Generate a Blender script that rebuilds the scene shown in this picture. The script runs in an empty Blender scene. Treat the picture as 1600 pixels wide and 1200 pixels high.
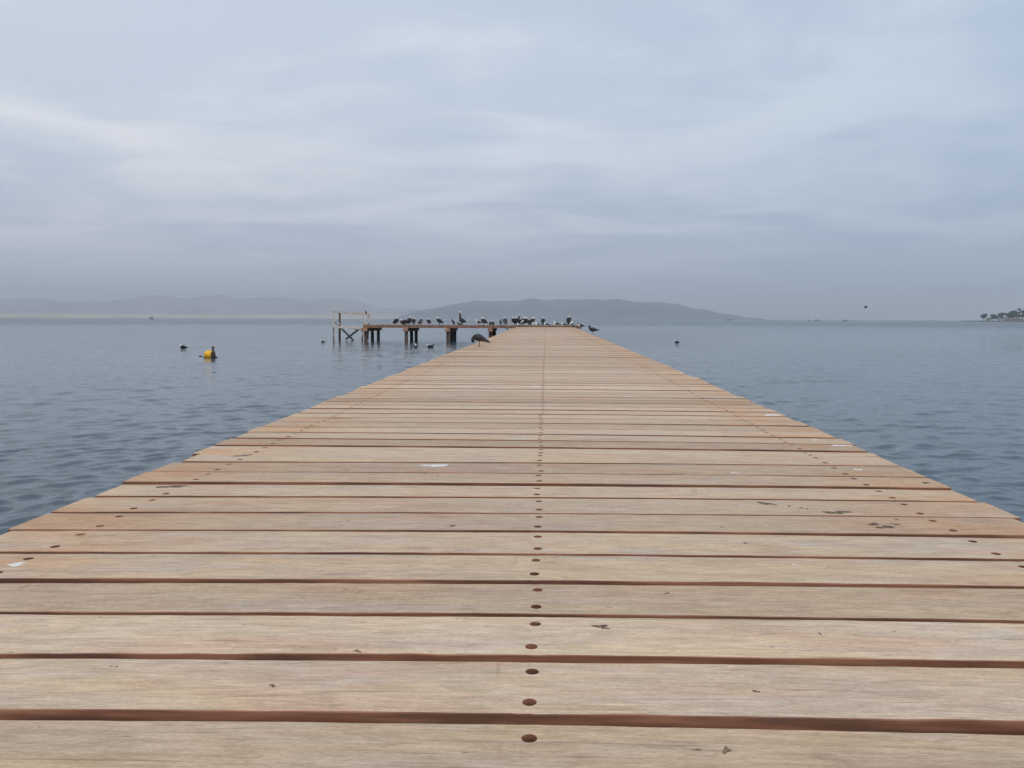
import bpy, math, random
import numpy as np
from mathutils import Matrix, Vector, Euler
R = math.radians
S = bpy.context.scene
COL = S.collection
random.seed(7)
rng = np.random.default_rng(11)

# ------------------------------------------------------------------ camera
CAM_Z = 1.55
F = 1200.0                                  # focal length in photo pixels (1600 wide)
cd = bpy.data.cameras.new('camera'); cam = bpy.data.objects.new('camera', cd); COL.objects.link(cam)
cd.sensor_width = 36; cd.lens = 27; cd.clip_start = .05; cd.clip_end = 30000
CM = Matrix.Rotation(R(2.48), 3, 'Z') @ Matrix.Rotation(R(90 - 4.86), 3, 'X') @ Matrix.Rotation(R(.18), 3, 'Z')
cam.matrix_world = Matrix.Translation((0, 0, CAM_Z)) @ CM.to_4x4()
S.camera = cam
S.render.resolution_x = 1024; S.render.resolution_y = 768

# ------------------------------------------------------------------ sky
SUN_EL, SUN_AZ = 48.0, 150.0                # degrees; azimuth from +Y towards +X
w = bpy.data.worlds.new('World'); S.world = w; w.use_nodes = True
nt = w.node_tree; nt.nodes.clear()
def N(t, kind, **kw):
    n = t.nodes.new(kind)
    for k, v in kw.items():
        if k.startswith('i_'):
            n.inputs[int(k[2:]) if k[2:].isdigit() else k[2:]].default_value = v
        else: setattr(n, k, v)
    return n
def math_(t, op, a, b=None, c=None, clamp=False):
    n = t.nodes.new('ShaderNodeMath'); n.operation = op; n.use_clamp = clamp
    for i, x in enumerate((a, b, c)):
        if x is None: continue
        if isinstance(x, (int, float)): n.inputs[i].default_value = x
        else: t.links.new(x, n.inputs[i])
    return n.outputs[0]
def mixc(t, f, a, b, mode='MIX'):
    n = t.nodes.new('ShaderNodeMix'); n.data_type = 'RGBA'; n.blend_type = mode
    for s, x in ((n.inputs['Factor'], f), (n.inputs[6], a), (n.inputs[7], b)):
        if isinstance(x, (int, float)): s.default_value = x
        elif isinstance(x, tuple): s.default_value = (*x, 1) if len(x) == 3 else x
        else: t.links.new(x, s)
    return n.outputs[2]
def smooth(t, x, a, b):
    n = t.nodes.new('ShaderNodeMapRange'); n.interpolation_type = 'SMOOTHSTEP'
    t.links.new(x, n.inputs[0]); n.inputs[1].default_value = a; n.inputs[2].default_value = b
    return n.outputs[0]
tc = N(nt, 'ShaderNodeTexCoord')
sp = N(nt, 'ShaderNodeSeparateXYZ'); nt.links.new(tc.outputs['Generated'], sp.inputs[0])
X, Y, Z = sp.outputs
za = math_(nt, 'ABSOLUTE', Z)
zd = math_(nt, 'ADD', za, .10)
cx = math_(nt, 'DIVIDE', X, zd); cy = math_(nt, 'DIVIDE', Y, zd)
cv = N(nt, 'ShaderNodeCombineXYZ'); nt.links.new(cx, cv.inputs[0]); nt.links.new(cy, cv.inputs[1])
def cloud(scale, detail, sx, sy, off, rough=.5, dist=0.0):
    m = N(nt, 'ShaderNodeMapping'); nt.links.new(cv.outputs[0], m.inputs[0])
    m.inputs['Scale'].default_value = (sx, sy, 1); m.inputs['Location'].default_value = off
    n = N(nt, 'ShaderNodeTexNoise'); n.inputs['Scale'].default_value = scale
    n.inputs['Detail'].default_value = detail; n.inputs['Roughness'].default_value = rough
    n.inputs['Distortion'].default_value = dist
    nt.links.new(m.outputs[0], n.inputs['Vector']); return n.outputs[0]
c1 = cloud(.95, 5, .8, 1.0, (3.1, 1.7, 0), .52, .9)
c2 = cloud(2.4, 5, .7, 1.1, (7.3, 2.2, 0), .55, .8)
cm = math_(nt, 'ADD', math_(nt, 'MULTIPLY', c1, .76), math_(nt, 'MULTIPLY', c2, .24))
cf = smooth(nt, cm, .39, .61)
az = math_(nt, 'ARCTAN2', X, Y)             # azimuth, + to the right
side = smooth(nt, az, -.62, .62)
hi = smooth(nt, za, -.02, .28)
SK = 10.0
def c(r, g, b): return (r * SK, g * SK, b * SK)
low = mixc(nt, side, c(.465, .495, .61), c(.335, .415, .57))
high = mixc(nt, side, c(.63, .68, .755), c(.485, .575, .69))
zen = mixc(nt, smooth(nt, za, .4, .95), high, c(.80, .88, .98))
base = mixc(nt, hi, low, zen)
dark = mixc(nt, 1.0, base, (.87, .90, .935), 'MULTIPLY')
lite = mixc(nt, 1.0, base, mixc(nt, side, (1.19, 1.12, 1.06), (1.11, 1.085, 1.05)), 'MULTIPLY')
clouds = mixc(nt, cf, dark, lite)
flat = smooth(nt, za, .0, .12)
clouds = mixc(nt, flat, base, clouds)
sky = N(nt, 'ShaderNodeTexSky'); sky.sky_type = 'NISHITA'; sky.sun_disc = False
sky.sun_elevation = R(SUN_EL); sky.sun_rotation = R(SUN_AZ); sky.dust_density = 3
tot = mixc(nt, .93, sky.outputs[0], clouds)
bg = N(nt, 'ShaderNodeBackground'); bg.inputs[1].default_value = .1
nt.links.new(tot, bg.inputs[0])
wo = N(nt, 'ShaderNodeOutputWorld'); nt.links.new(bg.outputs[0], wo.inputs[0])

sd = bpy.data.lights.new('sun', 'SUN'); sd.energy = .8; sd.angle = R(22); sd.color = (1, .95, .88)
sun = bpy.data.objects.new('sun', sd); COL.objects.link(sun)
dv = Vector((math.sin(R(SUN_AZ)) * math.cos(R(SUN_EL)), math.cos(R(SUN_AZ)) * math.cos(R(SUN_EL)), math.sin(R(SUN_EL))))
sun.rotation_euler = dv.to_track_quat('Z', 'Y').to_euler()
S.view_settings.view_transform = 'Standard'; S.view_settings.look = 'None'
S.view_settings.exposure = 0.25; S.view_settings.gamma = 1

# ------------------------------------------------------------------ rays from photo pixels (used to survey the place)
def ray(px, py): return (CM @ Vector(((px - 800) / F, (600 - py) / F, -1))).normalized()
def on_y(px, py, yy):                       # point on the vertical plane y = yy
    d = ray(px, py); t = yy / d.y; return Vector((d.x * t, yy, CAM_Z + d.z * t))
def on_z(px, py, zz=0.0):
    d = ray(px, py); t = (zz - CAM_Z) / d.z; return Vector((d.x * t, d.y * t, zz))
DZ0, DSL = .79, .00433
def deck_z(y): return DZ0 + DSL * y
def on_deck(px, py):
    d = ray(px, py); t = (DZ0 - CAM_Z) / (d.z - DSL * d.y); return Vector((d.x * t, d.y * t, CAM_Z + d.z * t))
def x_at(px, yy): return on_y(px, 498, yy).x

# ------------------------------------------------------------------ materials
def mat(name, col, rough=.7, var=.0, scale=3.0, bump=0.0, metal=0.0):
    m = bpy.data.materials.new(name); m.use_nodes = True; t = m.node_tree
    b = t.nodes['Principled BSDF']; b.inputs['Roughness'].default_value = rough; b.inputs['Metallic'].default_value = metal
    b.inputs['Base Color'].default_value = (*col, 1)
    if rough >= .8: b.inputs['Specular IOR Level'].default_value = .12
    if var or bump:
        tc = N(t, 'ShaderNodeTexCoord'); n = N(t, 'ShaderNodeTexNoise'); n.inputs['Scale'].default_value = scale
        n.inputs['Detail'].default_value = 6; t.links.new(tc.outputs['Object'], n.inputs['Vector'])
        f = smooth(t, n.outputs[0], .3, .7)
        a = tuple(max(0, x * (1 - var)) for x in col); c2 = tuple(min(1, x * (1 + var)) for x in col)
        t.links.new(mixc(t, f, a, c2), b.inputs['Base Color'])
        if bump:
            bn = N(t, 'ShaderNodeBump'); bn.inputs['Distance'].default_value = bump; bn.inputs['Strength'].default_value = 1
            t.links.new(n.outputs[0], bn.inputs['Height']); t.links.new(bn.outputs[0], b.inputs['Normal'])
    return m

def wood_top():
    m = bpy.data.materials.new('weathered_board'); m.use_nodes = True; t = m.node_tree
    b = t.nodes['Principled BSDF']; b.inputs['Roughness'].default_value = .72
    b.inputs['Specular IOR Level'].default_value = .3
    uv = N(t, 'ShaderNodeUVMap'); uv.uv_map = 'grain'
    s = N(t, 'ShaderNodeSeparateXYZ'); t.links.new(uv.outputs[0], s.inputs[0])
    u, v = s.outputs[0], s.outputs[1]
    bd = N(t, 'ShaderNodeAttribute'); bd.attribute_name = 'board'; r = bd.outputs['Fac']
    bd2 = N(t, 'ShaderNodeAttribute'); bd2.attribute_name = 'tone'; r2 = bd2.outputs['Fac']
    ac = N(t, 'ShaderNodeAttribute'); ac.attribute_name = 'across'; xx = ac.outputs['Fac']
    def noise(su, sv, detail=4, rough=.55, seed=0.0, dist=0.0):
        cb = N(t, 'ShaderNodeCombineXYZ')
        t.links.new(math_(t, 'MULTIPLY', u, su), cb.inputs[0]); t.links.new(math_(t, 'MULTIPLY', v, sv), cb.inputs[1])
        t.links.new(math_(t, 'MULTIPLY_ADD', r, 91.7, seed), cb.inputs[2])
        n = N(t, 'ShaderNodeTexNoise'); n.inputs['Scale'].default_value = 1; n.inputs['Detail'].default_value = detail
        n.inputs['Roughness'].default_value = rough; n.inputs['Distortion'].default_value = dist
        t.links.new(cb.outputs[0], n.inputs['Vector']); return n.outputs[0]
    A, B = (.62, .475, .325), (.555, .452, .362)          # honey and silvered grey
    col = mixc(t, smooth(t, noise(1.1, 9, 5, .6, 0, .6), .34, .66), A, B)
    col = mixc(t, math_(t, 'MULTIPLY', smooth(t, noise(.9, 4, 4, .6, 5.1, .8), .49, .71), .52), col, (.55, .335, .24))   # pinkish
    col = mixc(t, math_(t, 'MULTIPLY', smooth(t, noise(2.2, 6, 4, .6, 8.7, .4), .56, .74), .5), col, (.52, .50, .45))   # salt bleached
    col = mixc(t, math_(t, 'MULTIPLY', smooth(t, noise(2.2, 22, 6, .7, 21.3, 1.4), .55, .70), .5), col, (.30, .22, .155))  # brown streaks
    # orange tannin near the board ends and bolts
    ex = smooth(t, math_(t, 'ABSOLUTE', math_(t, 'ADD', xx, .07)), 1.0, 1.7)
    col = mixc(t, math_(t, 'MULTIPLY', math_(t, 'MULTIPLY', ex, smooth(t, noise(1.8, 5, 3, .5, 33.0), .35, .68)), .62), col, (.60, .335, .17))
    mt = noise(7, 38, 5, .7, 71.0, .8)
    col = mixc(t, smooth(t, mt, .32, .68), mixc(t, 1.0, col, (.86, .84, .82), 'MULTIPLY'), mixc(t, 1.0, col, (1.10, 1.10, 1.11), 'MULTIPLY'))
    # fine grain
    g = noise(9, 150, 6, .8, 2.2, .5)
    col = mixc(t, smooth(t, g, .33, .67), mixc(t, 1.0, col, (.83, .81, .785), 'MULTIPLY'), mixc(t, 1.0, col, (1.09, 1.09, 1.10), 'MULTIPLY'))
    g2 = noise(2.2, 60, 4, .65, 12.2, 1.0)
    col = mixc(t, math_(t, 'MULTIPLY', smooth(t, g2, .60, .68), .55), col, (.25, .175, .115))
    # saw marks across some boards
    sw = math_(t, 'MULTIPLY', smooth(t, noise(95, 7, 2, .5, 4.4), .52, .66), smooth(t, noise(1.5, 3, 2, .5, 41.0), .60, .72))
    col = mixc(t, math_(t, 'MULTIPLY', sw, .40), col, (.33, .22, .13))
    # specks and small knots
    sk = smooth(t, noise(24, 80, 2, .5, 61.0), .735, .765)
    col = mixc(t, math_(t, 'MULTIPLY', sk, .8), col, (.09, .06, .04))
    # tone of each board
    vc = N(t, 'ShaderNodeCombineXYZ'); t.links.new(math_(t, 'MULTIPLY', u, .9), vc.inputs[0]); t.links.new(math_(t, 'MULTIPLY', v, 4.2), vc.inputs[1]); t.links.new(math_(t, 'MULTIPLY', r, 91.7), vc.inputs[2])
    vo = N(t, 'ShaderNodeTexVoronoi'); vo.inputs['Scale'].default_value = 1; t.links.new(vc.outputs[0], vo.inputs['Vector'])
    vs_ = N(t, 'ShaderNodeSeparateColor'); t.links.new(vo.outputs['Color'], vs_.inputs[0])
    pick = smooth(t, vs_.outputs[0], .5, .52); dn = math_(t, 'ADD', vo.outputs['Distance'], math_(t, 'MULTIPLY', math_(t, 'SUBTRACT', noise(30, 60, 3, .6, 3.3), .5), .07))
    kf = math_(t, 'SUBTRACT', 1.0, smooth(t, dn, .05, .11)); halo = math_(t, 'SUBTRACT', 1.0, smooth(t, dn, .09, .30))
    col = mixc(t, math_(t, 'MULTIPLY', math_(t, 'MULTIPLY', halo, pick), .35), col, (.34, .22, .14))
    col = mixc(t, math_(t, 'MULTIPLY', math_(t, 'MULTIPLY', kf, pick), .75), col, (.13, .08, .05))
    fn = noise(70, 330, 2, .6, 88.0)
    col = mixc(t, smooth(t, fn, .35, .65), mixc(t, 1.0, col, (.90, .89, .88), 'MULTIPLY'), mixc(t, 1.0, col, (1.07, 1.07, 1.07), 'MULTIPLY'))
    tn = mixc(t, r2, (.74, .69, .65), (1.06, 1.05, 1.03))
    col = mixc(t, 1.0, col, tn, 'MULTIPLY')
    t.links.new(col, b.inputs['Base Color'])
    bn = N(t, 'ShaderNodeBump'); bn.inputs['Distance'].default_value = .0012; bn.inputs['Strength'].default_value = .7
    h = math_(t, 'ADD', g, math_(t, 'MULTIPLY', sw, .5))
    t.links.new(h, bn.inputs['Height']); t.links.new(bn.outputs[0], b.inputs['Normal'])
    return m
def wood_side():
    m = bpy.data.materials.new('red_brown_sawn_wood'); m.use_nodes = True; t = m.node_tree
    b = t.nodes['Principled BSDF']; b.inputs['Roughness'].default_value = .8; b.inputs['Specular IOR Level'].default_value = .2
    tc = N(t, 'ShaderNodeTexCoord'); mp = N(t, 'ShaderNodeMapping'); mp.inputs['Scale'].default_value = (3, 40, 60)
    t.links.new(tc.outputs['Object'], mp.inputs[0])
    n = N(t, 'ShaderNodeTexNoise'); n.inputs['Scale'].default_value = 1; n.inputs['Detail'].default_value = 5
    t.links.new(mp.outputs[0], n.inputs['Vector'])
    mp2 = N(t, 'ShaderNodeMapping'); mp2.inputs['Scale'].default_value = (2.3, 8, 25); t.links.new(tc.outputs['Object'], mp2.inputs[0])
    n2 = N(t, 'ShaderNodeTexNoise'); n2.inputs['Scale'].default_value = 1; n2.inputs['Detail'].default_value = 4; t.links.new(mp2.outputs[0], n2.inputs['Vector'])
    col = mixc(t, smooth(t, n.outputs[0], .3, .7), (.235, .10, .058), (.41, .195, .118))
    col = mixc(t, math_(t, 'MULTIPLY', smooth(t, n2.outputs[0], .46, .62), .7), col, (.12, .06, .042))
    t.links.new(col, b.inputs['Base Color'])
    return m
M = {}
M['top'] = wood_top(); M['side'] = wood_side()
M['beam'] = mat('jetty_beam_wood', (.27, .155, .11), .8, .35, 5, .004)
M['pile'] = mat('dark_wet_pile', (.055, .042, .036), .75, .5, 6, .01)
M['pile_pale'] = mat('brown_pile', (.13, .085, .065), .8, .4, 5, .01)
M['pole'] = mat('grey_brown_pole', (.50, .43, .37), .85, .3, 6)
M['plank_pale'] = mat('bleached_plank', (.62, .54, .45), .8, .2, 6)
M['guano'] = mat('white_dropping', (.66, .65, .62), .9, .25, 70)
M['mould'] = mat('dark_mould', (.15, .105, .075), .9, .5, 90)
M['feather_dark'] = mat('dark_feathers', (.030, .028, .030), .8, .5, 14)
M['feather_black'] = mat('black_feathers', (.013, .013, .015), .6, .4, 14)
M['feather_grey'] = mat('grey_brown_feathers', (.055, .052, .052), .85, .45, 18)
M['feather_mid'] = mat('slate_feathers', (.17, .175, .18), .85, .3, 18)
M['feather_white'] = mat('white_feathers', (.80, .80, .78), .8, .06, 12)
M['bill'] = mat('horn_bill', (.22, .17, .14), .5, .3, 20)
M['bill_y'] = mat('yellow_bill', (.62, .42, .12), .5)
M['leg'] = mat('dark_leg', (.10, .075, .06), .6)
M['buoy'] = mat('yellow_buoy_plastic', (.95, .45, .012), .5, .18, 9)
M['rubber'] = mat('dark_fouled_rubber', (.055, .035, .025), .7, .5, 12)

# ------------------------------------------------------------------ helpers
class MB:
    def __init__(s): s.v = []; s.f = []; s.m = []
    def add(s, vs, fs, mi=0):
        o = len(s.v); s.v += [tuple(p) for p in vs]
        for i, f in enumerate(fs):
            s.f.append(tuple(o + k for k in f)); s.m.append(mi if isinstance(mi, int) else mi[i])
    def box(s, a, b, mi=0, bev=0.0):
        x0, y0, z0 = a; x1, y1, z1 = b
        if bev <= 0:
            s.add([(x0,y0,z0),(x1,y0,z0),(x1,y1,z0),(x0,y1,z0),(x0,y0,z1),(x1,y0,z1),(x1,y1,z1),(x0,y1,z1)],
                  [(0,3,2,1),(4,5,6,7),(0,1,5,4),(1,2,6,5),(2,3,7,6),(3,0,4,7)], mi)
        else:
            e = bev; vs = []
            for z, q in ((z0, e), (z0 + e, 0), (z1 - e, 0), (z1, e)):
                vs += [(x0+q,y0+q,z),(x1-q,y0+q,z),(x1-q,y1-q,z),(x0+q,y1-q,z)]
            fs = [(3,2,1,0),(12,13,14,15)]
            for k in range(3):
                for j in range(4): fs.append((4*k+j, 4*k+(j+1)%4, 4*k+4+(j+1)%4, 4*k+4+j))
            s.add(vs, fs, mi)
    def tube(s, pts, rad, n=10, mi=0, side=Vector((0,1,0)), cap=True):
        """pts: centres; rad: r or (r_side, r_up); mi: int or f(segment, k)"""
        pts = [Vector(p) for p in pts]; vs = []; k = len(pts)
        for i, p in enumerate(pts):
            tg = (pts[min(i+1, k-1)] - pts[max(i-1, 0)]).normalized()
            a = side - tg * side.dot(tg)
            if a.length < 1e-4: a = Vector((1,0,0)) - tg * tg.x
            a.normalize(); b = tg.cross(a)
            r = rad[i] if isinstance(rad, (list, tuple)) else rad
            ra, rb = r if isinstance(r, tuple) else (r, r)
            for j in range(n):
                q = 2 * math.pi * j / n; vs.append(p + a * ra * math.cos(q) + b * rb * math.sin(q))
        fs = []; ms = []
        for i in range(k - 1):
            for j in range(n):
                fs.append((i*n+j, i*n+(j+1)%n, (i+1)*n+(j+1)%n, (i+1)*n+j)); ms.append(mi if isinstance(mi, int) else mi(i, j, n))
        if cap:
            fs.append(tuple(reversed(range(n)))); fs.append(tuple((k-1)*n+j for j in range(n)))
            ms.append(mi if isinstance(mi, int) else mi(0, 0, n)); ms.append(mi if isinstance(mi, int) else mi(k-2, 0, n))
        s.add(vs, fs, ms)
    def beam(s, p, q, w, h, mi=0):          # squared timber from p to q
        p, q = Vector(p), Vector(q); d = (q - p).normalized()
        a = d.cross(Vector((0,0,1)))
        if a.length < 1e-3: a = Vector((1,0,0))
        a.normalize(); b = a.cross(d); vs = []
        for c_ in (p, q):
            for sx, sy in ((-1,-1),(1,-1),(1,1),(-1,1)): vs.append(c_ + a*sx*w/2 + b*sy*h/2)
        s.add(vs, [(3,2,1,0),(4,5,6,7),(0,1,5,4),(1,2,6,5),(2,3,7,6),(3,0,4,7)], mi)
    def build(s, name, mats, parent=None, smooth_=False):
        me = bpy.data.meshes.new(name); me.from_pydata(s.v, [], s.f)
        if not isinstance(mats, (list, tuple)): mats = [mats]
        for m in mats: me.materials.append(m)
        me.polygons.foreach_set('material_index', s.m)
        if smooth_: me.polygons.foreach_set('use_smooth', [True] * len(s.f))
        me.update()
        o = bpy.data.objects.new(name, me); COL.objects.link(o)
        if parent: o.parent = parent
        return o
def tag(o, label=None, cat=None, group=None, kind=None):
    if label: o['label'] = label
    if cat: o['category'] = cat
    if group: o['group'] = group
    if kind: o['kind'] = kind
    return o
def empty(name, loc, rz=0.0):
    o = bpy.data.objects.new(name, None); COL.objects.link(o); o.location = loc; o.rotation_euler.z = rz
    o.empty_display_size = .2; return o

# ------------------------------------------------------------------ water
def water():
    front = np.radians(np.arange(-52, 52.01, .25)) + R(2.48)
    back = np.radians(np.arange(54, 306, 3.0)) + R(2.48)
    ang = np.concatenate([front, back]); na = len(ang)
    rr = [.5]
    while rr[-1] < 60: rr.append(rr[-1] * 1.005)
    while rr[-1] < 7600: rr.append(rr[-1] * 1.035)
    rr = np.array(rr); nr = len(rr)
    RR, AA = np.meshgrid(rr, ang, indexing='ij')
    x = -RR * np.sin(AA); y = RR * np.cos(AA); z = np.zeros_like(x)
    dr = RR * .005
    for i in range(110):
        lam = .09 * (1.0 / .09) ** rng.random()
        th = R(30) + rng.normal(0, R(30))
        k = 2 * math.pi / lam
        slope = .032 * min(1.3, .34 / lam)
        a = slope / k
        fade = np.clip((lam / dr - 2.5) / 2.5, 0, 1)
        ph = rng.random() * 6.28
        # patches where the ripples are stronger or weaker
        mod = .85 + .3 * np.sin(x * rng.normal(0, .25) + y * rng.normal(0, .25) + rng.random() * 6)
        arg = k * (x * -math.sin(th) + y * math.cos(th)) + ph + .35 * np.sin(x * .9 + y * .5 + i)
        z += a * fade * mod * (np.sin(arg) + .25 * np.cos(2 * arg))
    z *= np.clip((150 - RR) / 100, 0, 1)
    co = np.stack([x, y, z], -1).reshape(-1, 3)
    i = np.arange(nr - 1)[:, None]; j = np.arange(na)[None, :]
    j2 = (j + 1) % na
    q = np.stack([i*na+j, (i+1)*na+j, (i+1)*na+j2, i*na+j2], -1).reshape(-1, 4)[:, ::-1]
    cen = len(co); co = np.vstack([co, [[0, 0, 0]]])
    me = bpy.data.meshes.new('water'); nq = len(q)
    me.vertices.add(len(co)); me.vertices.foreach_set('co', co.ravel())
    tri = np.stack([np.arange(na), (np.arange(na)+1) % na, np.full(na, cen)], -1)[:, ::-1]
    me.loops.add(nq*4 + na*3); me.loops.foreach_set('vertex_index', np.concatenate([q.ravel(), tri.ravel()]).astype(np.int32))
    me.polygons.add(nq + na)
    me.polygons.foreach_set('loop_start', np.concatenate([np.arange(nq)*4, nq*4 + np.arange(na)*3]).astype(np.int32))
    me.update(calc_edges=True)
    me.polygons.foreach_set('use_smooth', [True] * (nq + na))
    if me.polygons[0].normal.z < 0: me.flip_normals()
    m = bpy.data.materials.new('sea_water'); m.use_nodes = True; t = m.node_tree
    b = t.nodes['Principled BSDF']
    b.inputs['Base Color'].default_value = (.046, .074, .094, 1); b.inputs['Roughness'].default_value = .06
    b.inputs['IOR'].default_value = 1.333
    tc = N(t, 'ShaderNodeTexCoord')
    def nz(sc, scale, detail, rot=-.25):
        mp = N(t, 'ShaderNodeMapping'); mp.inputs['Scale'].default_value = sc; mp.inputs['Rotation'].default_value = (0, 0, rot)
        t.links.new(tc.outputs['Object'], mp.inputs[0]); n = N(t, 'ShaderNodeTexNoise'); n.inputs['Scale'].default_value = scale
        n.inputs['Detail'].default_value = detail; n.inputs['Roughness'].default_value = .6; n.inputs['Distortion'].default_value = .3
        t.links.new(mp.outputs[0], n.inputs['Vector']); return n.outputs[0]
    h = math_(t, 'ADD', math_(t, 'MULTIPLY', nz((.45, 1, 1), 1.7, 3), .07), math_(t, 'MULTIPLY', nz((.6, 1, 1), 7.0, 4), .013))
    h = math_(t, 'ADD', h, math_(t, 'MULTIPLY', nz((.35, 1, 1), .35, 3, -.1), .22))
    bn = N(t, 'ShaderNodeBump'); bn.inputs['Distance'].default_value = 1
    wp = smooth(t, nz((.4, 1, 1), .035, 3, .1), .35, .65); t.links.new(math_(t, 'MULTIPLY_ADD', wp, .5, .5), bn.inputs['Strength'])
    t.links.new(h, bn.inputs['Height']); t.links.new(bn.outputs[0], b.inputs['Normal'])
    gp = N(t, 'ShaderNodeNewGeometry'); ln = N(t, 'ShaderNodeVectorMath', operation='LENGTH'); t.links.new(gp.outputs['Position'], ln.inputs[0])
    t.links.new(math_(t, 'MULTIPLY_ADD', smooth(t, ln.outputs['Value'], 35, 260), .24, .06), b.inputs['Roughness'])   # open water is choppier
    me.materials.append(m)
    o = bpy.data.objects.new('water', me); COL.objects.link(o); tag(o, kind='structure'); return o
water()

# ------------------------------------------------------------------ hills
def hills(name, pts, D, depth, mcol, jitter, base_y=497.0, seed=0, foot=None):
    r = np.random.default_rng(seed)
    xs = np.arange(pts[0][0], pts[-1][0] + .1, 2.5)
    ys = np.interp(xs, [p[0] for p in pts], [p[1] for p in pts])
    sm = np.convolve(np.pad(ys, 3, mode='edge'), np.ones(7) / 7, 'valid'); ys = sm
    nrow = 22; n = len(xs)
    def fbm(u, v, s0):
        o = 0
        for k in range(5):
            f = 2 ** k
            for q in range(4):
                a = s0 * 1.3 + k * 7.1 + q * 2.9
                o = o + math.cos(a) * 0 + np.sin((u * math.cos(a) + v * math.sin(a)) * f * .03 + a * 5) / f
        return o / 4
    V = []
    for i, px in enumerate(xs):
        hy = base_y + (px - 800) * .0031 - ys[i]
        d = ray(px, 498); d.z = 0; d.normalize()
        for k in range(nrow):
            s = k / (nrow - 1)
            dist = D + depth * (s - .5) * 2
            H = max(hy, 0) / F * D * (.87 if D > 5000 else .97)
            p = math.sin(math.pi * min(s * 1.0, 1)) ** (1.1) if s <= .5 else math.cos((s - .5) * math.pi) ** .8
            g = fbm(px * 1.2, s * 260, seed + 1.0)
            z = H * p * (1 + jitter * g * (1 - p * .55) * 1.2) + H * .025 * g * p
            if foot and s < .15: z = max(z, foot * s / .15 * min(1, hy / 6))
            V.append((d.x * dist, d.y * dist, z - .4 if k in (0, nrow - 1) else z))
    fs = [(i*nrow+k, (i+1)*nrow+k, (i+1)*nrow+k+1, i*nrow+k+1) for i in range(n-1) for k in range(nrow-1)]
    mb = MB(); mb.add(V, fs)
    o = mb.build(name, mcol, None, True); tag(o, kind='structure'); return o
def hill_mat(name, lo, hi, zlo, zhi, var):
    m = bpy.data.materials.new(name); m.use_nodes = True; t = m.node_tree; b = t.nodes['Principled BSDF']; b.inputs['Roughness'].default_value = 1
    b.inputs['Specular IOR Level'].default_value = 0
    g = N(t, 'ShaderNodeNewGeometry'); s = N(t, 'ShaderNodeSeparateXYZ'); t.links.new(g.outputs['Position'], s.inputs[0])
    n = N(t, 'ShaderNodeTexNoise'); n.inputs['Scale'].default_value = .006; n.inputs['Detail'].default_value = 7; t.links.new(g.outputs['Position'], n.inputs['Vector'])
    zz = math_(t, 'ADD', s.outputs[2], math_(t, 'MULTIPLY', math_(t, 'SUBTRACT', n.outputs[0], .5), (zhi - zlo) * 1.5))
    c_ = mixc(t, smooth(t, zz, zlo, zhi), lo, hi)
    c_ = mixc(t, smooth(t, n.outputs[0], .35, .65), mixc(t, 1.0, c_, (1 - var,) * 3, 'MULTIPLY'), c_)
    t.links.new(c_, b.inputs['Base Color']); return m
HM1 = hill_mat('hazed_desert_hill_far', (.66, .50, .34), (.35, .29, .34), 8, 30, .25)  # sandy foot; upper slope paled and purpled, haze fade put into the colour
HM2 = hill_mat('hazed_desert_hill_near', (.12, .118, .155), (.085, .09, .13), 5, 40, .35)  # blue of the distance haze painted into the slope colours
hills('hills', [(-700, 470), (-400, 462), (-150, 466), (0, 465), (60, 466), (130, 468), (170, 469), (200, 465), (240, 461.5), (300, 463.5), (345, 461),
    (400, 463.5), (430, 464.5), (480, 467), (540, 469.5), (570, 473), (590, 480), (650, 481.5), (720, 484), (800, 492), (830, 498)], 5200, 900, HM1, .35, seed=3, foot=14)
hills('hills', [(610, 497), (640, 488), (680, 481), (700, 476.5), (740, 471), (745, 470.5), (790, 469.5), (830, 467.5), (860, 467.5), (900, 466.5), (930, 468.5), (980, 467),
    (1020, 469), (1042, 470), (1065, 475), (1095, 480), (1120, 487), (1145, 491.5), (1168, 495), (1185, 496.3), (1205, 498.4)], 4300, 600, HM2, .4, seed=8)

# ------------------------------------------------------------------ pier deck, surveyed board by board
# gaps: (near-edge line of far board, far-edge line of near board) at photo columns 350, 770, 1350
G = [((1106.7,1122.5,1119.5),(1123,1136.5,1140)), ((1017.5,1026.7,1025),(1028.5,1040.5,1039.5)), ((952.5,961.7,961.7),(958.5,967,967.2)),
     ((901.7,908.7,910),(907.5,915.5,914.2)), ((859.2,866.3,866.7),(863,870.7,871.3)), ((824.5,830.3,831.3),(827.8,834.7,835.3)),
     ((797.2,802.2,803.7),(799.3,804.5,805.5)), ((773,777.5,779.7),(775.8,779.7,781.5)), ((751.3,758.3,759.2),(755.8,760.2,763)),
     ((735.8,741.2,743),(736.7,742.2,744.5)), ((719.7,724.7,725.8),(721.7,726.3,727.2)), ((706.2,711.2,711.3),(707.2,712,712.3))]
G1 = [698.3,687.3,677.5,668.8,660,652.6,646,639.6,634,628.6,623.2,619.4,615.2,611.4]
edges = []                                  # each gap: (near line (a,b), far-of-near-board line (a,b))
def fit(ys):
    P = [on_deck(px, py) for px, py in zip((350, 770, 1350), ys)]
    xs = np.array([p.x for p in P]); yy = np.array([p.y for p in P])
    k = .008
    b, a = np.polyfit(xs, yy + k * xs ** 2, 1); return a, b
for up, dn in G: edges.append((fit(up), fit(dn)))
for y_ in G1:
    P = on_deck(770, y_); b = random.uniform(-.003, .003)
    edges.append(((P.y + .008, b), (P.y - random.uniform(.020, .032), b + random.uniform(-.001, .001))))
pitch = .2488
y = edges[-1][0][0]
while y < 50.3:
    y += pitch + random.uniform(-.006, .006); b = random.uniform(-.003, .003)
    edges.append(((y, b), (y - random.uniform(.018, .036), b + random.uniform(-.001, .001))))
y = edges[0][0][0]
pre = []
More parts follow.
